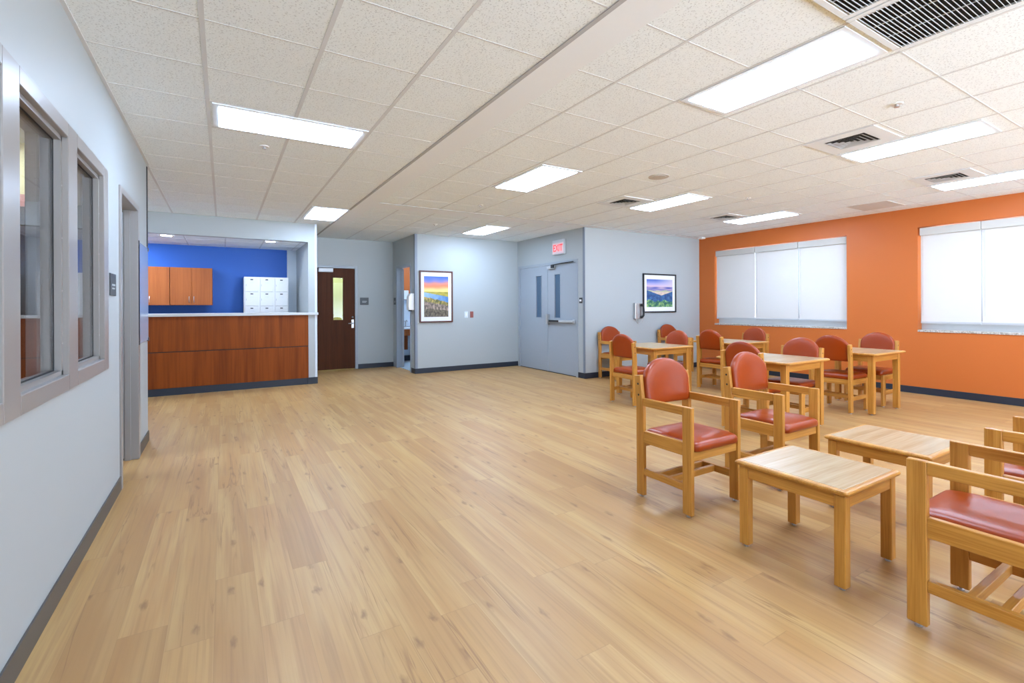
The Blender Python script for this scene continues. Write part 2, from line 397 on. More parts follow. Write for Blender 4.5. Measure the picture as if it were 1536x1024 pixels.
# thin strip puts the corner's dark line into colour; end of left wall
struct('dark_corner_strip', bx(XL, XL+.006, 5.90, 5.943, 1.92, CE-.03), M['dark'])
struct('wall_recess', (lambda b: (box(b, XW-.12, XL-WW, 5.82, 5.94, 0, CE), box(b, XW-.12, XW, 5.94, YB+.12, 0, CE))[0] and b)(BM()), M['wall'])
b = BM(); box(b, XL+.001, XL+.009, YF, dy0-.05, 0, .1); box(b, XL+.001, XL+.009, dy1+.075, 5.94, 0, .1); box(b, XL-WW, XL+.009, 5.94, 5.949, 0, .1)
struct('baseboard_left', b, M['base_warm'])

# room seen through the left windows
b = BM(); box(b, -2.9, XL-WW, 5.7, 5.82, 0, 2.3); struct('wall_side_room_lower', b, M['salmon'])
b = BM(); box(b, -2.9, XL-WW, 5.7, 5.82, 2.3, CE); box(b, -3.0, -2.9, 4.85, 5.82, 0, CE)
struct('wall_side_room_upper', b, M['cream'])
b = BM(); box(b, -1.165, XL-WW, 4.75, 4.87, 0, CE); box(b, -3.0, -2.9, -1.6, 4.85, 0, CE); box(b, -2.9, XL-WW, -1.7, -1.6, 0, CE)
struct('wall_side_room_partition', b, plain('dim_taupe_paint', rgb(120, 112, 108), .6))

# counter wall: column and soffit
NZ = 2.44
b = BM(); box(b, 1.25, 1.39, YC, YB, 0, CE); box(b, XW, 1.25, YC, YC+.14, NZ-.01, CE)
struct('wall_counter', b, M['wall'])
struct('ceiling_nook', bx(XW, 1.25, YC+.14, YB, NZ, NZ+.05), M['ceil_paint'])
b = BM()
for x in (-2.2, -1.64, -1.08, -.52, .04, .6, 1.16): box(b, x-.01, x+.01, YC+.14, YB, NZ-.003, NZ)
for y in (9.4, 9.95): box(b, XW, 1.25, y-.01, y+.01, NZ-.003, NZ)
struct('trim_4', b, M['bar'])
struct('wall_nook_back', bx(XW, 1.085, YB-.02, YB, 0, CE), M['blue'])
struct('wall_nook_side', bx(1.085, 1.25, YB-.06, YB, 0, NZ), M['white_wall'])
# back wall with brown door opening
bdx0, bdx1, bdz = 1.625, 2.396, 2.125
b = BM(); box(b, XW-.12, bdx0-.03, YB, YB+.12, 0, CE); box(b, bdx1+.03, XP+.12, YB, YB+.12, 0, CE); box(b, bdx0-.03, bdx1+.03, YB, YB+.12, bdz+.03, CE)
struct('wall_back', b, M['wall'])
d = sempty('door_1')
b = BM(); box(b, bdx1, bdx1+.058, YB-.014, YB+.1, 0, bdz+.055, .003); box(b, bdx0-.058, bdx0, YB-.014, YB+.1, 0, bdz+.055, .003)
box(b, bdx0, bdx1, YB-.014, YB+.1, bdz, bdz+.055, .003); new_obj('door_frame', b, M['greyframe'], d)
lx0, lx1, lz0, lz1 = 1.958, 2.158, 1.045, 1.925
b = BM(); y0, y1 = YB+.005, YB+.05
for a in ((bdx0+.003, lx0, .02, bdz-.003), (lx1, bdx1-.003, .02, bdz-.003), (lx0, lx1, .02, lz0), (lx0, lx1, lz1, bdz-.003)): box(b, a[0], a[1], y0, y1, a[2], a[3])
lf = new_obj('door_leaf', b, M['doorwood'], d)
b = BM()
for a in ((lx0-.014, lx0, lz0-.014, lz1+.014), (lx1, lx1+.014, lz0-.014, lz1+.014), (lx0, lx1, lz0-.014, lz0), (lx0, lx1, lz1, lz1+.014)): box(b, a[0], a[1], y0-.006, y0, a[2], a[3])
new_obj('lite_bead', b, M['doorwood'], lf); new_obj('pane', bx(lx0, lx1, y0+.02, y0+.026, lz0, lz1), M['glass'], lf)
new_obj('door_closer', bx(1.665, 1.95, YB-.06, YB+.004, 2.035, 2.115, .006), M['alu'], d)
b = BM(); box(b, 2.322, 2.372, y0-.008, y0, .87, 1.05, .003); new_obj('lock_plate', b, M['chrome'], d)
b = BM(); cyl(b, (2.347, y0-.05, .97), .011, .045, 1); tube(b, [(2.347, y0-.05, .97), (2.30, y0-.055, .97), (2.25, y0-.05, .968)], .009); cyl(b, (2.347, y0-.025, 1.10), .02, .025, 1, 16)
new_obj('door_handle', b, M['chrome'], d, smooth=True)
# small room behind the brown door
b = BM(); box(b, 1.2, 3.1, 12.1, 12.2, 0, CE); box(b, 1.1, 1.2, YB+.12, 12.2, 0, CE); box(b, 3.1, 3.2, YB+.12, 12.2, 0, CE); box(b, 1.1, 3.2, YB+.12, 12.2, CE, CE+.1)
struct('wall_closet', b, M['yellow'])

# restroom side wall with opening, at x = XP
ry0, ry1, rz = 9.25, 10.10, 2.145
b = BM(); box(b, XP, XP+.12, YP, ry0-.03, 0, CE); box(b, XP, XP+.12, ry1+.03, YB, 0, CE); box(b, XP, XP+.12, ry0-.03, ry1+.03, rz+.03, CE)
struct('wall_restroom_side', b, M['wall'])
d = sempty('door_2'); b = BM()
for a, c in ((ry0-.05, ry0), (ry1, ry1+.055)): box(b, XP-.014, XP+.134, a, c, 0, rz+.05, .003)
box(b, XP-.014, XP+.134, ry0, ry1, rz, rz+.05, .003); new_obj('door_frame', b, M['greyframe'], d)
lf = new_obj('door_leaf', bx(0, .82, 0, .045, .012, 2.13, .002), M['greydoor'], d, loc=(XP+.14, ry1-.03, 0)); lf.rotation_euler[2] = math.radians(74)
b = BM(); cyl(b, (.76, -.05, .98), .011, .05, 1); tube(b, [(.76, -.05, .98), (.70, -.055, .98), (.64, -.05, .978)], .009); box(b, .735, .785, -.006, 0, .88, 1.07, .002)
new_obj('door_handle', b, M['chrome'], lf, smooth=False)
# restroom room
b = BM(); box(b, XP+.12, 5.4, 11.3, 11.4, 1.48, CE); struct('wall_restroom_back', b, M['orange'])
b = BM(); box(b, XP+.12, 5.4, 11.3, 11.4, 0, 1.48); box(b, 5.3, 5.4, YP+.12, 11.3, 0, CE); box(b, 3.12, XP+.12, YB+.12, 11.4, 0, CE); box(b, 3.2, 5.4, YB+.12, 11.4, CE, CE+.08)
struct('wall_restroom_wainscot', b, M['white_wall'])
struct('floor_restroom', bx(XP+.06, 5.3, ry0-.1, 11.3, 0, .006), plain('pale_tile_floor', rgb(196, 214, 224), .25))
struct('baseboard_restroom', bx(XP+.2, 5.3, 11.28, 11.3, .006, .13), M['base'])

# picture wall
struct('wall_picture', bx(XP+.12, XG+.12, YP, YP+.12, 0, CE), M['wall'])
# grey double door wall at x = XG
gy0, gy1, gz = 6.94, 8.872, 2.13
b = BM(); box(b, XG, XG+.12, YR+.12, gy0-.03, 0, CE); box(b, XG, XG+.12, gy1+.03, YP, 0, CE); box(b, XG, XG+.12, gy0-.03, gy1+.03, gz+.03, CE)
struct('wall_exit', b, M['wall'])
d = sempty('door_3'); b = BM()
box(b, XG-.014, XG+.1, gy0-.058, gy0, 0, gz+.055, .003); box(b, XG-.014, XG+.1, gy1, gy1+.065, 0, gz+.055, .003); box(b, XG-.014, XG+.1, gy0, gy1, gz, gz+.055, .003)
new_obj('door_frame', b, M['greyframe'], d)
for (a, c, l0, l1) in ((7.862, 8.868, 8.075, 8.265), (6.944, 7.856, 7.435, 7.616)):
    z0, z1 = 1.085, 1.935; x0, x1 = XG+.006, XG+.05; b = BM()
    for q in ((a, l0, .012, 2.126), (l1, c, .012, 2.126), (l0, l1, .012, z0), (l0, l1, z1, 2.126)): box(b, x0, x1, q[0], q[1], q[2], q[3])
    lf = new_obj('door_leaf', b, M['greydoor'], d)
    b = BM(); e = .016
    for q in ((l0-e, l0, z0-e, z1+e), (l1, l1+e, z0-e, z1+e), (l0, l1, z0-e, z0), (l0, l1, z1, z1+e)): box(b, x0-.006, x0, q[0], q[1], q[2], q[3])
    new_obj('lite_bead', b, M['greydoor'], lf); new_obj('pane', bx(x0+.018, x0+.024, l0, l1, z0, z1), M['dglass'], lf)
new_obj('astragal', bx(XG-.004, XG+.006, 7.845, 7.875, .012, 2.126), M['greydoor'], d)
b = BM(); box(b, XG-.055, XG-.012, 6.97, 7.76, 1.0, 1.045, .006); box(b, XG-.03, XG+.004, 6.96, 7.02, .985, 1.06, .004)
pb = new_obj('panic_bar', b, M['alu'], d)
new_obj('touch_pad', bx(XG-.062, XG-.052, 7.42, 7.74, 1.004, 1.042, .003), M['black'], pb)
new_obj('latch_case', bx(XG-.06, XG+.004, 7.775, 7.84, .95, 1.155, .006), M['chrome'], d)
b = BM(); box(b, XG-.055, XG+.003, 7.60, 7.80, 2.05, 2.105, .004); dc = new_obj('door_closer', b, M['alu'], d)
b = BM(); tube(b, [(XG-.06, 7.62, 2.12), (XG-.05, 7.3, 2.135), (XG-.02, 7.0, 2.14)], .009, 6); box(b, XG-.06, XG-.03, 7.58, 7.66, 2.06, 2.125); new_obj('closer_arm', b, M['black'], dc)
new_obj('threshold', bx(XG-.01, XG+.09, gy0, gy1, 0, .01), M['dark'], d)
struct('wall_hall_behind_doors', bx(6.6, 6.7, 6.9, 9.0, 0, CE), M['wall'])
# right-hand grey wall
struct('wall_far_right', bx(XG, XR+.2, YR, YR+.12, 0, CE), M['wall'])
# orange wall with two windows and an unseen third added for daylight
w1 = (3.864, 6.326); w2 = (.47, 2.928); zz0, zz1 = .912, 2.45
b = BM(); T = .22
w_added = (-4.2, -1.7); box(b, XR, XR+T, YF, w_added[0], 0, CE); box(b, XR, XR+T, w_added[1], w2[0], 0, CE); box(b, XR, XR+T, w2[1], w1[0], 0, CE); box(b, XR, XR+T, w1[1], YR, 0, CE)
for a, c in (w1, w2, w_added): box(b, XR, XR+T, a, c, 0, zz0); box(b, XR, XR+T, a, c, zz1, CE)
struct('wall_orange', b, M['orange'])
SH = [[(5.475, 6.312), (4.662, 5.457), (3.872, 4.644)], [(2.248, 2.905), (1.381, 2.238), (.49, 1.371)]]
for n, ((a, c), cuts) in zip((1, 2, 4), ((w1, (5.465, 4.652)), (w2, (2.242, 1.375)), (w_added, (-2.53, -3.37)))):
    w = sempty('window_%d' % n); b = BM(); xx = XR+.15
    box(b, xx, xx+.05, a, a+.12, zz0+.165, zz1-.05); box(b, xx, xx+.05, c-.12, c, zz0+.165, zz1-.05); box(b, xx, xx+.05, a, c, zz1-.05, zz1); new_obj('bottom_panel', bx(xx-.01, xx+.05, a, c, zz0+.03, zz0+.165), M['alu'], w)
    for q in cuts: box(b, xx, xx+.05, q-.065, q+.065, zz0+.165, zz1-.05)
    new_obj('window_frame', b, M['winframe'], w)
    e = [a+.04] + sorted(cuts) + [c-.04]
    for p, q in zip(e, e[1:]): new_obj('pane', bx(xx+.02, xx+.026, p+.03, q-.03, zz0+.165, zz1-.05), M['glass'], w)
    new_obj('window_sill', bx(XR-.012, XR+.15, a+.001, c-.001, zz0, zz0+.03, .003), M['stone'], w)
b = BM(); gx = (.2, 8.4); g0, g1 = .12, 2.6  # unseen glazing behind the camera, added to light ceiling and furniture
box(b, XL-WW, gx[0], YF-.12, YF, 0, CE); box(b, gx[1], XR+T, YF-.12, YF, 0, CE); box(b, gx[0], gx[1], YF-.12, YF, 0, g0); box(b, gx[0], gx[1], YF-.12, YF, g1, CE)
struct('wall_behind_camera', b, M['wall'])
w = sempty('window_5'); b = BM()
for z in (g0, g1-.05): box(b, gx[0], gx[1], YF-.09, YF-.03, z, z+.05)
xs = [gx[0]+(gx[1]-gx[0]-.05)*k/6 for k in range(7)]
for x in xs: box(b, x, x+.05, YF-.09, YF-.03, g0, g1)
new_obj('window_frame', b, M['alu'], w)
for x, x2 in zip(xs, xs[1:]): new_obj('pane', bx(x+.05, x2, YF-.065, YF-.059, g0+.05, g1-.05), M['glass'], w)
# baseboards
h = .1; t_ = .008
struct('baseboard_counter', bx(1.25, 1.395, YC-t_, YC, 0, .115), M['base'])
struct('baseboard_back', bx(bdx1+.058, XP, YB-t_, YB, 0, h), M['base'])
b = BM(); box(b, XP-t_, XP, YP-t_, ry0-.05, 0, h); box(b, XP, XG, YP-t_, YP, 0, h); struct('baseboard_picture', b, M['base'])
b = BM(); box(b, XG-t_, XG, YR-t_, gy0-.058, 0, h); box(b, XG, XR, YR-t_, YR, 0, h); struct('baseboard_far_right', b, M['base'])
struct('baseboard_orange', bx(XR-t_, XR, YF, YR-t_, 0, h), M['base'])
# corner guards
b = BM(); box(b, XP-.004, XP, YP-.004, YP+.05, h, CE); box(b, XP-.004, XP+.05, YP-.004, YP, h, CE); struct('trim_5', b, M['guard'])
b = BM(); box(b, XG-.004, XG, YR-.004, YR+.045, h, CE); box(b, XG-.004, XG+.012, YR-.004, YR, h, CE); struct('trim_6', b, M['guard'])
b = BM(); box(b, 1.355, 1.394, YC-.004, YC, .115, CE); box(b, 1.39, 1.394, YC-.004, YC+.04, .115, CE); struct('trim_7', b, M['white_wall'])

# ------------------------------------------------------------------ ceiling things
def troffer(x0, x1, y0, y1, label, first=[None]):
    cx, cy = (x0+x1)/2, (y0+y1)/2; hx, hy = (x1-x0)/2, (y1-y0)/2; f = .038
    t = thing('ceiling_light', label, 'ceiling light', (cx, cy, CE), 0, 'recessed ceiling lights')
    b = BM(); z0, z1 = -.008, 0
    for q in ((-hx-f, -hx, -hy-f, hy+f), (hx, hx+f, -hy-f, hy+f), (-hx, hx, -hy-f, -hy), (-hx, hx, hy, hy+f)): box(b, q[0], q[1], q[2], q[3], z0, z1)
    new_obj('frame', b, M['vent_white'], t)
    new_obj('lens', bx(-hx, hx, -hy, hy, -.012, -.001, .003), M['lens'], t)
troffer(-.02, .98, 3.95, 4.385, 'long ceiling light nearest the interior windows, running crosswise')
troffer(1.12, 1.57, 7.25, 8.25, 'small looking ceiling light just before the reception counter')
troffer(2.79, 3.23, 3.98, 4.97, 'ceiling light alone over the open middle of the floor')
troffer(4.0, 4.44, 7.44, 8.43, 'ceiling light before the wall with the sunset river picture')
troffer(2.76, 3.17, 1.24, 2.19, 'largest ceiling light, beside the big return air grille')
troffer(5.09, 5.50, 4.06, 5.06, 'ceiling light in front of the wall phone, beside a square diffuser')
troffer(7.30, 7.75, 4.09, 5.08, 'ceiling light before the three-shade window of the orange wall')
troffer(5.05, 5.45, 1.31, 2.26, 'ceiling light beside a white square diffuser, second from upper right corner')
troffer(7.31, 7.70, 1.31, 2.30, 'ceiling light at right edge near the top of the orange wall')
for x, y in ((2.76, -1.5), (5.05, -1.5), (7.31, -1.4), (-.02, -1.3), (2.76, -4.0), (5.05, -4.0), (7.31, -4.0), (.2, -3.6)):  # unseen lights added behind the viewpoint as fill
    troffer(x, x+.42, y, y+.96, 'unseen ceiling light added behind the viewpoint as fill')
troffer(-2.2, -1.8, 7.0, 7.9, 'ceiling light in the recess left of the counter')
troffer(-2.5, -1.5, 5.05, 5.45, 'ceiling light inside the side room behind the interior windows')
troffer(1.9, 2.3, 10.9, 11.6, 'ceiling light in the room behind the brown door')
troffer(3.9, 4.3, 9.7, 10.6, 'ceiling light in the restroom')

def downlight(x, y, label):
    t = thing('recessed_downlight', label, 'downlight', (x, y, NZ), 0, 'downlights over the counter')
    b = BM(); n = 24
    for i in range(n):
        a0, a1 = 2*math.pi*i/n, 2*math.pi*(i+1)/n
        vs = [(r*math.cos(a), r*math.sin(a), z) for r, a, z in ((.10, a0, -.001), (.10, a1, -.001), (.075, a1, -.008), (.075, a0, -.008))]
        b.faces.new([b.verts.new(v) for v in vs])
    new_obj('trim_ring', b, M['white'], t); new_obj('lamp', cyl(BM(), (0, 0, -.005), .075, .004), M['downlight'], t)
downlight(-.744, 9.1, 'round downlight over the left end of the counter')
downlight(.698, 9.1, 'round downlight over the lockers end of the counter')
downlight(-2.1, 9.2, 'round downlight over the hidden left part of the counter')

for lx, lb in ((-1.7, 'unseen ceiling light added over the counter to brighten the nook'),):  # out-of-view light added to brighten the nook and blue wall
    t = thing('ceiling_light', lb, 'ceiling light', (lx, 9.55, NZ), 0, 'recessed ceiling lights')
    new_obj('frame', bx(-.34, .34, -.54, .54, -.006, 0), M['vent_white'], t); new_obj('lens', bx(-.3, .3, -.5, .5, -.009, -.006), M['lens'], t)
def diffuser(cx, cy, label):
    t = thing('supply_diffuser', label, 'air vent', (cx, cy, CE), 0, 'square ceiling diffusers')
    b = BM(); s = .27; i = .155; z = -.007
    for q in ((-s, -i, -s, s), (i, s, -s, s), (-i, i, -s, -i), (-i, i, i, s)): box(b, q[0], q[1], q[2], q[3], z, 0)
    new_obj('face_plate', b, M['vent_white'], t)
    b = bx(-i, i, -i, i, -.002, 0); new_obj('duct_opening', b, M['void'], t)
    b = BM()
    for k, r in enumerate((.14, .105, .07, .035)):
        r2 = r-.022
        A = [(-r, -r, -.012), (r, -r, -.012), (r, r, -.012), (-r, r, -.012)]; B_ = [(-r2, -r2, -.004), (r2, -r2, -.004), (r2, r2, -.004), (-r2, r2, -.004)]
        for j in range(4):
            m = (j+1) % 4; b.faces.new([b.verts.new(p) for p in (A[j], A[m], B_[m], B_[j])])
    bmesh.ops.solidify(b, geom=b.faces[:], thickness=.002)
    new_obj('louver', b, M['vent_white'], t)
diffuser(4.69, 2.02, 'white square diffuser left of the second ceiling light from the right')
diffuser(6.97, 2.06, 'square diffuser next to the ceiling light at the right edge')
diffuser(4.73, 4.81, 'square diffuser left of the light in front of the wall phone')
diffuser(6.97, 4.86, 'square diffuser near the corner of grey and orange walls')
def grille(x0, x1, y0, y1, label):
    t = thing('return_grille', label, 'air vent', ((x0+x1)/2, (y0+y1)/2, CE), 0, 'return air grilles')
    hx, hy = (x1-x0)/2, (y1-y0)/2; f = .032; b = BM()
    for q in ((-hx, -hx+f, -hy, hy), (hx-f, hx, -hy, hy), (-hx+f, hx-f, -hy, -hy+f), (-hx+f, hx-f, hy-f, hy)): box(b, q[0], q[1], q[2], q[3], -.012, 0, .002)
    new_obj('frame', b, M['vent_white'], t)
    new_obj('duct_opening', bx(-hx+f, hx-f, -hy+f, hy-f, -.0012, 0), M['void'], t)
    b = BM(); n = 26; w = 2*(hy-f)/n
    for k in range(n):
        y = -hy+f+w*(k+.5); prism(b, [(y-.003, -.013), (y-.0005, -.013), (y+.004, -.002), (y+.0015, -.002)], 0, -hx+f, hx-f)
    new_obj('blades', b, M['vent_white'], t)
    b = BM()
    for k in (1, 2): box(b, -hx+f+(2*hx-2*f)*k/3-.003, -hx+f+(2*hx-2*f)*k/3+.003, -hy+f, hy-f, -.006, -.002)
    new_obj('crossbar', b, M['alu'], t)
grille(2.665, 3.235, .63, 1.175, 'large slatted return grille at upper right, the fully shown one')
grille(2.09, 2.655, .63, 1.175, 'slatted return grille cut off by the top edge')
o = new_obj('perforated_ceiling_panel', bx(-.28, .28, -.25, .25, -.006, 0), plain('grey_perforated_panel', rgb(206, 202, 196), .7), loc=(8.06, 3.18, CE)); tag(o, 'greyish flat square panel in the ceiling by the orange wall', 'ceiling panel')
b = cyl(BM(), (0, 0, -.006), .11, .006, 2, 32); cyl(b, (0, 0, -.010), .08, .004, 2, 32)
tag(new_obj('ceiling_speaker', b, plain('grey_speaker_mesh', rgb(190, 184, 176), .8), loc=(4.135, 3.68, CE)), 'round greyish speaker disc in the ceiling', 'speaker')
def sprinkler(x, y, label):
    t = thing('sprinkler_head', label, 'sprinkler', (x, y, CE), 0, 'ceiling sprinklers')
    new_obj('escutcheon', cyl(BM(), (0, 0, -.006), .034, .006, 2, 20, .038), M['white'], t)
    b = cyl(BM(), (0, 0, -.022), .009, .017, 2, 12); cyl(b, (0, 0, -.025), .017, .003, 2, 16); new_obj('deflector', b, M['chrome'], t)
sprinkler(4.106, 1.485, 'small sprinkler near the white diffuser at upper right')
sprinkler(3.165, 7.794, 'small sprinkler in front of the restroom corner')
sprinkler(3.11, 5.984, 'small sprinkler between the two middle ceiling lights')
sprinkler(5.983, 3.811, 'small sprinkler between diffuser and light by the orange wall')
sprinkler(.32, 4.75, 'small sprinkler behind the long light at left')
o = new_obj('corner_detector', (lambda b: (box(b, -.06, .06, -.05, .05, -.035, 0, .01, 2), b)[1])(BM()), M['white'], loc=(8.62, 6.52, CE)); tag(o, 'tiny white detector in the ceiling corner of grey and orange walls', 'detector')

# ------------------------------------------------------------------ roller shades
def shade(y0, y1, label, grp):
    t = thing('roller_shade', label, 'roller shade', (XR+.05, (y0+y1)/2, zz1), 0, grp); hw = (y1-y0)/2
    b = BM(); box(b, -.035, .03, -hw-.003, hw+.003, -.125, -.012, .006); new_obj('valance', b, M['valance'], t)
    b = BM(); box(b, 0, .0015, -hw, hw, 1.062-zz1, -.12); new_obj('cloth', b, M['shade'], t)
    new_obj('hem_bar', bx(-.008, .008, -hw, hw, 1.035-zz1, 1.066-zz1, .003), M['alu'], t)
    b = BM(); tube(b, [(-.02, hw-.03, -.12), (-.02, hw-.03, -.9), (-.018, hw-.028, -1.3)], .0022, 6); new_obj('bead_chain', b, M['alu'], t)
g = 'roller shades of the far window'
shade(*SH[0][0], 'white roller shade nearest the room corner', g)
shade(*SH[0][1], 'middle white roller shade of the three-part far window', g)
shade(*SH[0][2], 'right white roller shade of the three-part far window', g)
g = 'roller shades of the near window'
shade(*SH[1][0], 'left white roller shade of the window at the right edge', g)
shade(*SH[1][1], 'white roller shade cut off by the right edge', g)
shade(*SH[1][2], 'white roller shade beyond the right edge', g)

# ------------------------------------------------------------------ reception counter, cabinets, lockers
t = thing('reception_desk', 'cherry wood reception counter front under pale worktop', 'counter', (0, YC, 0))
b = BM(); box(b, XW+.01, 1.249, .0, .02, .657, 1.18, .002); up = new_obj('upper_panel', b, M['cherry_x'], t)
b = BM(); box(b, XW+.01, 1.249, .0, .02, .11, .645, .002); new_obj('lower_panel', b, M['cherry_x'], t)
new_obj('edge_strip', bx(XW+.01, 1.249, .01, .03, .64, .66), M['dark'], t)
new_obj('carcass', bx(XW+.01, 1.249, .022, .5, .1, 1.18), M['cherry_x'], t)
new_obj('toe_base', bx(XW+.01, 1.249, .005, .4, 0, .11), M['base'], t)
o = new_obj('countertop', (lambda b: (box(b, XW+.01, 1.246, -.04, .55, 0, .042, .003), b)[1])(BM()), M['worktop'], loc=(0, YC, 1.183))
struct('worktop_end', bx(1.247, 1.405, YC-.04, YC-.0005, 1.183, 1.225, .003), M['worktop'])  # end of the worktop, split off where it passes the column
tag(o, 'long pale grey worktop on the reception counter', 'countertop')
def wall_cabinet(x0, w, label):
    t = thing('wall_cabinet', label, 'cabinet', (x0, YB-.02, 1.36), 0, 'wall cabinets on the blue wall'); D = .32; H_ = .655
    b = BM(); box(b, 0, w, -D, 0, 0, H_, .001); new_obj('cabinet_body', b, M['cabwood'], t)
    for i in range(2):
        dr = new_obj('cabinet_door', bx(i*w/2+.002, (i+1)*w/2-.002, -D-.02, -D-.001, .004, H_-.003, .0015), M['cabwood'], t)
        hx = w/2 + (-.035 if i == 0 else .035); b = BM(); tube(b, [(hx, -D-.02, .05), (hx, -D-.045, .055), (hx, -D-.045, .145), (hx, -D-.02, .15)], .005, 8)
        new_obj('door_handle', b, M['chrome'], dr, smooth=True)
wall_cabinet(-.775, .615, 'cherry wall cabinet on the blue wall, right one')
wall_cabinet(-1.40, .62, 'cherry wall cabinet on the blue wall, left one')
t = thing('locker_cabinet', 'white metal block of small lockers against the blue wall', 'lockers', (.33, 9.92, 0))
lw, lt = .735, 1.875
b = BM(); box(b, 0, lw, .02, .42, 0, lt, .003); new_obj('locker_body', b, M['lockerwhite'], t)
cw = lw/3; rh = .262
for i in range(3):
    for k in range(6):
        z1 = lt-.02-k*rh
        dr = new_obj('locker_door', bx(i*cw+.016, (i+1)*cw-.016, .004, .022, z1-rh+.012, z1, .003), M['lockerwhite'], t)
        b = BM(); box(b, i*cw+.10, i*cw+.145, .0, .004, z1-.04, z1-.022); new_obj('number_plate', b, M['black'], dr)
        b = BM()
        for q in range(3): box(b, i*cw+.09, i*cw+.155, .002, .005, z1-.075-q*.012, z1-.071-q*.012)
        new_obj('vent_slots', b, M['bar'], dr)
        b = BM(); box(b, i*cw+.03, i*cw+.04, -.006, .004, z1-.15, z1-.115, .002); new_obj('latch', b, M['chrome'], dr)

# ------------------------------------------------------------------ pictures
def picture(name, label, cx, cz, w, h, aw, ah, y, fm, fn, nx=72, nz=72):
    t = thing(name, label, 'picture', (cx, y, cz)); f = .028; b = BM()
    for q in ((-w/2, -w/2+f, -h/2, h/2), (w/2-f, w/2, -h/2, h/2), (-w/2+f, w/2-f, -h/2, -h/2+f), (-w/2+f, w/2-f, h/2-f, h/2)): box(b, q[0], q[1], -.03, 0, q[2], q[3], .003)
    new_obj('picture_frame', b, fm, t)
    new_obj('mat_board', bx(-w/2+f, w/2-f, -.012, -.002, -h/2+f, h/2-f), M['mat'], t)
    b = BM(); lay = None; V = [[b.verts.new((-aw/2+aw*i/nx, -.013, -ah/2+ah*k/nz)) for k in range(nz+1)] for i in range(nx+1)]
    for i in range(nx):
        for k in range(nz): b.faces.new([V[i][k], V[i+1][k], V[i+1][k+1], V[i][k+1]])
    o = new_obj('print', b, M['art'], t); me = o.data
    ca = me.color_attributes.new('art', 'FLOAT_COLOR', 'POINT')
    for v in me.vertices:
        c = fn((v.co.x+aw/2)/aw, (v.co.z+ah/2)/ah); ca.data[v.index].color = rgb(*c)
from mathutils import noise as mn
def lerp(a, b, t): t = max(0, min(1, t)); return tuple(a[i]+(b[i]-a[i])*t for i in range(3))
def grad(st, v):
    for (p, a), (q, c) in zip(st, st[1:]):
        if v <= q: return lerp(a, c, (v-p)/(q-p))
    return st[-1][1]
def N(x, y, s=1): return mn.noise(Vector((x*s, y*s, 3.1)))
def river(u, v):
    v += 0.0
    if v > .62 + .0*u:
        q = (v-.62)/.38 + .10*N(u*1.2, v*4, 2.2)
        return grad([(0, (250, 214, 120)), (.18, (244, 196, 120)), (.38, (226, 128, 84)), (.56, (214, 132, 120)), (.7, (120, 120, 190)), (1.0, (40, 92, 200))], q)
    far = .62; bank = .585-.11*u; rb = .53-.14*u+.02*N(u, 1, 6)
    if v > bank+.02 and u > .0: return lerp((146, 144, 44), (188, 168, 58), .5+N(u, v*4, 6))
    if v > rb-.03 and v < bank+.02:
        return lerp((150, 184, 214), (70, 120, 176), u+.4*N(u, v, 9))
    g_ = v/rb; n = N(u, v, 14)+.6*N(u, v, 34)
    if g_ > .72: return lerp((78, 84, 34), (186, 158, 78), .5+n)
    if g_ > .4: return lerp((84, 74, 62), (180, 156, 138), .45+n)
    return lerp((60, 54, 40), (124, 116, 92), .45+n)
def valley(u, v):
    n = N(u, v, 9)+.6*N(u, v, 24)
    if v > .74: return lerp(grad([(.74, (228, 196, 206)), (.84, (170, 166, 214)), (1, (58, 96, 184))], v), (224, 210, 220), max(0, u-.35)*1.3)
    r1 = .70+.03*math.sin(u*6)
    if v > .60+.05*N(u, 0, 5): return lerp((72, 84, 170), (206, 176, 196), .4+1.2*N(u*.6, v*5, 5)+.35*u)
    vv = abs(u-.56)
    if v > .42+.34*vv: return lerp((206, 188, 170), (238, 214, 190), .5+n) if v < .56 else (186, 190, 150)
    if v > .22+.12*N(u, 2, 5): return lerp((24, 66, 120), (60, 108, 158), .45+n+.25*math.sin(u*60)*(.5 if u > .5 else .1))
    return lerp((30, 92, 84), (158, 196, 112), .42+1.2*n)
picture('framed_picture', 'tall framed sunset river landscape in brown frame', 3.662, 1.514, .711, 1.032, .52, .81, YP, M['frame_brown'], river, 60, 96)
picture('framed_picture', 'black framed mountain valley landscape right of the wall phone', 7.53, 1.5625, .951, .777, .748, .553, YR, M['black'], valley, 90, 66)

# ------------------------------------------------------------------ small wall things
def room_sign(name, label, loc, rz, w, h):
    t = thing(name, label, 'sign', loc, rz, 'room signs')
    new_obj('sign_plate', bx(-w/2, w/2, -.008, 0, -h/2, h/2, .002), M['sign'], t)
    b = BM(); box(b, -w*.25, w*.28, -.0095, -.008, -.008, .004); box(b, -w*.25, w*.2, -.0095, -.008, -.03, -.022)
    new_obj('lettering', b, M['signtext'], t)
room_sign('room_sign', 'dark room sign right of the brown door', (2.592, YB, 1.437), 0, .18, .155)
room_sign('room_sign', 'dark room sign left of the restroom doorway', (XP, 10.245, 1.437), -math.pi/2, .17, .15)
room_sign('room_sign', 'grey room sign between interior windows and doorway', (XL, 4.17, 1.475), math.pi/2, .19, .15)
t = thing('exit_sign', 'white exit sign with red letters above the grey double doors', 'exit sign', (XG, 7.43, 2.45))
new_obj('housing', bx(-.05, 0, -.19, .19, -.14, .145, .008), M['alu'], t)
new_obj('face', bx(-.053, -.05, -.175, .175, -.125, .085), M['exit_face'], t)
text_mesh('EXIT', .185, .0015, 'letters', M['exit_red'], t, Matrix.Translation((-.0555, 0, -.02)) @ Matrix.Rotation(math.radians(-90), 4, 'Z') @ Matrix.Rotation(math.radians(90), 4, 'X') @ Matrix.Scale(.80, 4, (1, 0, 0)))
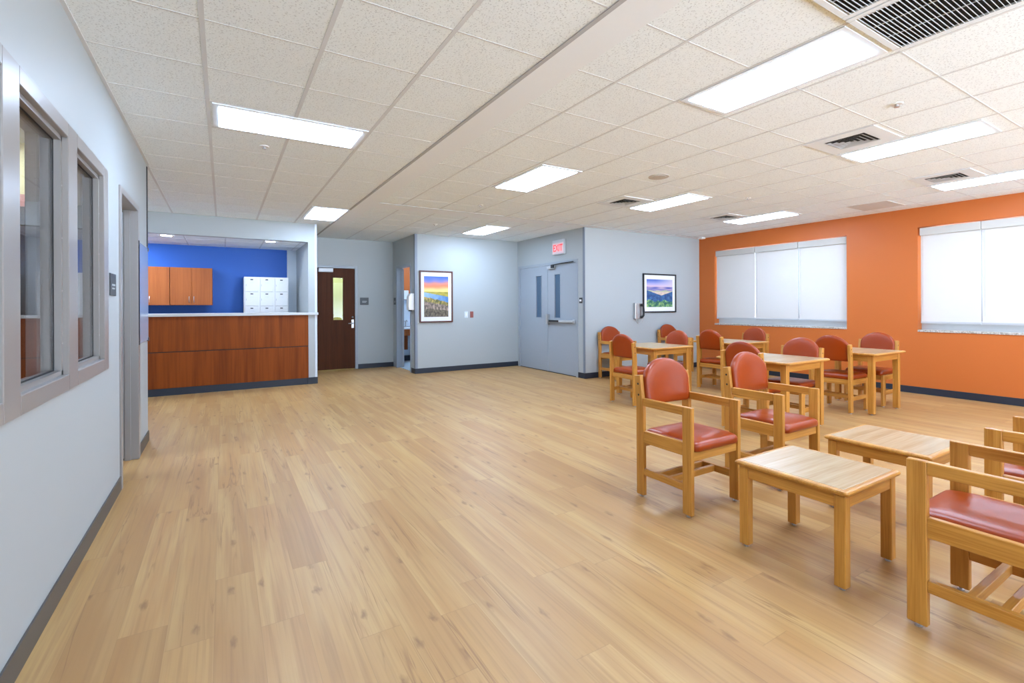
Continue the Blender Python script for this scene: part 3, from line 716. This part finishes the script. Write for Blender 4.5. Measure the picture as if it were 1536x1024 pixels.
t = thing('light_switch', 'pale switch plate right of the sunset picture', 'switch', (4.325, YP, 1.145))
new_obj('plate', bx(-.04, .04, -.006, 0, -.065, .065, .002), M['white_wall'], t); new_obj('rocker', bx(-.016, .016, -.010, -.006, -.032, .032, .002), M['white'], t)
t = thing('red_switch', 'reddish brown switch plate beside the pale one', 'switch', (4.455, YP, 1.145))
new_obj('plate', bx(-.038, .038, -.006, 0, -.065, .065, .002), M['redplate'], t); new_obj('rocker', bx(-.014, .014, -.010, -.006, -.032, .032, .002), M['redplate'], t)
t = thing('door_release_button', 'small dark and white button box beside the grey double doors', 'button', (XG, 6.80, 1.415))
new_obj('plate', bx(-.012, 0, -.04, .04, -.05, .05, .002), M['black'], t); new_obj('button', bx(-.016, -.012, -.028, .028, -.018, .018, .002), M['white'], t)
t = thing('wall_phone', 'silver wall phone with black handset left of the valley picture', 'telephone', (6.9, YR, 1.21))
new_obj('phone_body', bx(-.1, .075, -.06, 0, -.155, .155, .008, 2), M['chrome'], t)
b = BM(); tube(b, [(.06, -.085, .12), (.075, -.10, .10), (.082, -.105, .0), (.078, -.10, -.09), (.06, -.085, -.11)], .019, 10); cyl(b, (.055, -.085, .115), .028, .02, 1, 14); cyl(b, (.055, -.085, -.115), .028, .02, 1, 14)
hs = new_obj('handset', b, M['black'], t, smooth=True)
b = BM(); tube(b, [(.06, -.085, -.12), (.09, -.07, -.19), (.06, -.05, -.235), (0, -.04, -.24), (-.04, -.03, -.21), (-.045, -.03, -.15)], .004, 6); new_obj('cord', b, M['chrome'], t, smooth=True)
b = BM()
for i in range(3):
    for k in range(4): box(b, -.06+i*.026, -.042+i*.026, -.064, -.06, -.04+k*.024, -.024+k*.024)
new_obj('keypad', b, M['alu'], t)
t = thing('sanitizer_dispenser', 'white dispenser on the wall end beside the restroom doorway', 'dispenser', (XP, 9.10, 1.41))
b = BM(); prism(b, [(0, -.16), (-.105, -.16), (-.115, -.1), (-.11, .1), (-.07, .165), (0, .165)], 1, -.07, .07, .008); new_obj('dispenser_body', b, M['white'], t)
new_obj('nozzle', bx(-.085, -.03, -.02, .02, -.185, -.16), M['dark'], t)
t = thing('wall_board', 'pale blue glossy board on the left wall before the counter', 'board', (XL, 5.58, 1.45))
new_obj('panel', bx(.004, .012, -.315, .315, -.45, .45, .002), M['board'], t)
b = BM()
for y in (-.30, .30):
    for z in (-.44, .44): box(b, 0, .018, y-.018, y+.018, z-.018, z+.018, .002)
new_obj('clip', b, M['sign'], t)
# restroom furnishings
t = thing('vanity', 'wooden restroom vanity with white top seen through the doorway', 'vanity', (4.3, 11.28, 0))
new_obj('vanity_top', bx(-.95, .9, -.5, 0, .79, .84, .006), M['porcelain'], t)
new_obj('apron', bx(-.93, .88, -.47, -.01, .64, .79), M['cabwood'], t)
new_obj('side_panel', bx(-.90, -.55, -.30, -.02, .30, .64), M['cherry_x'], t)
b = BM(); cyl(b, (-.55, -.15, .84), .018, .12, 2, 14); tube(b, [(-.55, -.15, .95), (-.55, -.22, .99), (-.55, -.29, .96)], .011); cyl(b, (-.66, -.15, .84), .015, .08, 2, 12); new_obj('faucet', b, M['chrome'], t, smooth=True)
o = new_obj('soap_dispenser', (lambda b: (box(b, -.06, .06, -.09, 0, -.11, .11, .012, 2), b)[1])(BM()), M['white'], loc=(3.80, 11.3, 1.60)); tag(o, 'white soap dispenser on the orange restroom wall', 'dispenser')
# ------------------------------------------------------------------ furniture
def rrect(hx, hy, r, n=5):
    p = []
    for cx, cy, a0 in ((hx-r, hy-r, 0), (-hx+r, hy-r, 90), (-hx+r, -hy+r, 180), (hx-r, -hy+r, 270)):
        for i in range(n+1):
            a = math.radians(a0+90*i/n); p.append((cx+r*math.cos(a), cy+r*math.sin(a)))
    return p
def dens(p, m=3):
    q = []
    for a, b in zip(p, p[1:]+p[:1]):
        L = math.dist(a, b); k = max(1, int(L/.03)) if L > .04 else 1
        for i in range(k): q.append((a[0]+(b[0]-a[0])*i/k, a[1]+(b[1]-a[1])*i/k))
    return q
def glide(parent, x, y):
    b = cyl(BM(), (x, y, 0), .013, .006, 2, 12); cyl(b, (x, y, .005), .007, .010, 2, 8); new_obj('glide', b, M['chrome'], parent)
def make_chair(name, label, cat, arms, w, grp):
    """front is local -y; w = outer width across the side frames"""
    t = thing(name, label, cat, (0, 0, 0), 0, grp); hw = w/2; th = .032; F0, F1, R0, R1 = -.2275, -.160, .163, .2275
    fh = .682 if arms else .41
    for s in (-1, 1):
        a, c = s*hw, s*(hw-th)
        lg = new_obj('leg', bx(a, c, F0, F1, .014, fh, .0035), M['wood_z'], t); glide(lg, (a+c)/2, (F0+F1)/2)
        b = prism(BM(), [(R0, .014), (R1, .014), (R1+.002, .62), (R1+.018, .83), (R1-.036, .838), (R0+.003, .62)], 0, min(a, c), max(a, c), .0035)
        lg = new_obj('leg', b, M['wood_z'], t); glide(lg, (a+c)/2, (R0+R1)/2)
        b = BM()
        for z in (.70, .775): cyl(b, (a-(.0012 if s > 0 else .0003), (R0+R1)/2+.004+(z-.62)*.07, z), .0075, .0015, 0, 12)
        new_obj('bolt_cap', b, M['dark'], lg)
        new_obj('side_rail', bx(a-s*.003, c+s*.0, F1-.001, R0+.001, .375, .458, .003) if arms else bx(a-s*.003, c, F1-.001, R0+.001, .345, .405, .003), M['wood_y'], t)
        new_obj('side_stretcher', bx(a-s*.003, c, F1-.001, R0+.001, .155, .203, .003), M['wood_y'], t)
        if arms: new_obj('armrest', bx(a-s*.0015, c+s*.0015, F1-.001, R0+.004, .628, .681, .003), M['wood_y'], t)
    i = hw-th+.001
    new_obj('front_rail', bx(-i, i, F0+.012, F0+.040, .345, .405, .002), M['wood_x'], t)
    new_obj('rear_rail', bx(-i, i, R0+.012, R0+.040, .345, .405, .002), M['wood_x'], t)
    for y in (-.035, .06): new_obj('cross_stretcher', bx(-i, i, y-.014, y+.014, .158, .200, .002), M['wood_x'], t)
    sw = hw-th-.002 if arms else hw-.012
    out = dens(rrect(sw, .215, .035))
    prof = [(1, 0), (.5, 0), (.06, 0), (.015, .004), (0, .02), (0, .034), (.02, .050), (.07, .061), (.16, .068), (.35, .073), (.6, .0735), (.8, .071), (1, .070)]
    def fs(u, v, h): return (u, v-.028, .405 + h*(1-.10*max(0, (-v-.1))/.1) - .0*v)
    new_obj('seat', pad(BM(), out, prof, fs), M['vinyl'], t, smooth=True)
    # arched back pad
    bw = hw-th-.001; o2 = []
    o2 += [(-bw+.03, .625), (bw-.03, .625)]
    for i_ in range(1, 4): a = -math.pi/2+math.pi/2*i_/3; o2.append((bw-.028+.028*math.cos(a), .653+.028*math.sin(a)))
    for k in range(0, 17):
        a = math.pi*k/16; ca, sa = math.cos(a), math.sin(a)
        o2.append(((bw+.004)*(abs(ca)**1.06)*(1 if ca > 0 else -1), .785+.155*(sa**1.0 if sa > 0 else 0)))
    for i_ in range(0, 3): a = math.pi+math.pi/2*i_/3; o2.append((-bw+.028+.028*math.cos(a), .653+.028*math.sin(a)))
    o2 = dens(o2)
    def fb(u, v, h): return (u, .186 + (v-.62)*.10 - .45*u*u + .012 - h, v)
    pf = [(1, -.018), (.6, -.018), (.2, -.017), (.06, -.012), (.01, -.004), (0, .006), (0, .016), (.015, .026), (.05, .034), (.14, .040), (.4, .043), (.7, .041), (1, .040)]
    new_obj('backrest', pad(BM(), o2, pf, fb, 0, .76), M['vinyl'], t, smooth=True)
    return t
G1 = 'oak armchairs with terracotta vinyl'; G2 = 'oak side chairs at the dining tables'
ac = make_chair('armchair', 'oak armchair with terracotta seat, nearest chair left of the near side table', 'armchair', True, .505, G1)
ac.location = (2.7125, 2.172, 0)
for x, y, rz, lb in ((3.613, 2.115, 0, 'oak armchair behind the near side table, right of the foremost armchair'),
                     (6.105, 6.41, 0, 'armchair against the grey wall, under and left of the phone'),
                     (7.66, 6.41, 0, 'armchair against the grey wall below the valley picture'),
                     (2.672, .622, math.pi, 'large armchair seen from behind at the lower right edge'),
                     (3.595, .618, math.pi, 'armchair at right edge directly behind the large near one')):
    copy_thing(ac, (x, y, 0), rz, lb)
W2 = .455
dc_ = make_chair('dining_chair', 'dining chair seen from behind at the left side of the leftmost table', 'chair', False, W2, G2)
dc_.location = (4.548+.2275, 4.70, 0); dc_.rotation_euler = (0, 0, math.pi/2)
for x, y, rz, lb in ((6.46+.2275, 4.765, math.pi/2, 'dining chair seen from behind left of the farthest table by the orange wall'),
                     (4.605+.2275, 3.02, math.pi/2, 'dining chair whose back rises behind the second armchair'),
                     (6.43+.2275, 3.02, math.pi/2, 'dining chair seen from behind at the left side of the rightmost table'),
                     (5.93-.2275, 4.90, -math.pi/2, 'dining chair facing us across the leftmost table'),
                     (7.78-.2275, 4.82, -math.pi/2, 'dining chair under the far window behind the farthest table'),
                     (5.74-.2275, 2.99, -math.pi/2, 'dining chair facing us behind the central dining table'),
                     (7.67-.2275, 2.99, -math.pi/2, 'dining chair between the rightmost table and the orange wall')):
    copy_thing(dc_, (x, y, 0), rz, lb)
def make_table(name, label, cat, S_, H_, leg, ins, apr, top_t, grp, rad):
    t = thing(name, label, cat, (0, 0, 0), 0, grp); h = S_/2
    out = rrect(h, h, rad, 5)
    def f(u, v, q): return (u, v, q)
    e = .012/h
    prof = [(1, H_-top_t), (e*1.6, H_-top_t), (e*.3, H_-top_t+.005), (0, H_-top_t+.012), (0, H_-.010), (e*.3, H_-.004), (e, H_-.0005), (e*2.1, H_), (e*2.2, H_-.0012), (e*2.45, H_-.0012), (e*2.55, H_), (1, H_)]
    bm_ = pad(BM(), out, prof, f)
    for fc in bm_.faces:
        if any(v.co.z < H_-.0013 for v in fc.verts) or max(max(abs(v.co.x), abs(v.co.y)) for v in fc.verts) > h*(1-e*2.0): fc.material_index = 1
    top = new_obj('tabletop', bm_, [M['top'], M['wood_x']], t)
    c = h-ins
    for sx in (-1, 1):
        for sy in (-1, 1):
            lg = new_obj('leg', bx(sx*c-leg/2, sx*c+leg/2, sy*c-leg/2, sy*c+leg/2, .014, H_-top_t, .005, 2), M['wood_z'], t); glide(lg, sx*c, sy*c)
    i = c-leg/2+.001; q = c+leg/2-.006
    for s in (-1, 1):
        new_obj('apron', bx(-i, i, s*q, s*(q-.02), H_-top_t-apr, H_-top_t, .002), M['wood_x'], t)
        new_obj('apron', bx(s*q, s*(q-.02), -i, i, H_-top_t-apr, H_-top_t, .002), M['wood_y'], t)
    return t
st = make_table('side_table', 'low square oak side table nearest us', 'side table', .56, .468, .05, .043, .062, .028, 'low oak side tables', .012)
st.location = (2.686, 1.34, 0)
copy_thing(st, (3.637, 1.34, 0), 0, 'low square oak side table behind the nearest one')
dt = make_table('dining_table', 'square dining table, leftmost, near the grey wall', 'dining table', .83, .735, .062, .08, .075, .028, 'square oak dining tables', .03)
dt.location = (4.985+.415, 4.53+.415, 0)
for x, y, lb in ((4.81, 2.64, 'square dining table in the middle, behind the second armchair'), (6.53, 2.57, 'square dining table rightmost, in front of the orange wall'), (6.64, 4.39, 'square dining table farthest back, under the three-shade window')):
    copy_thing(dt, (x+.415, y+.415, 0), 0, lb)
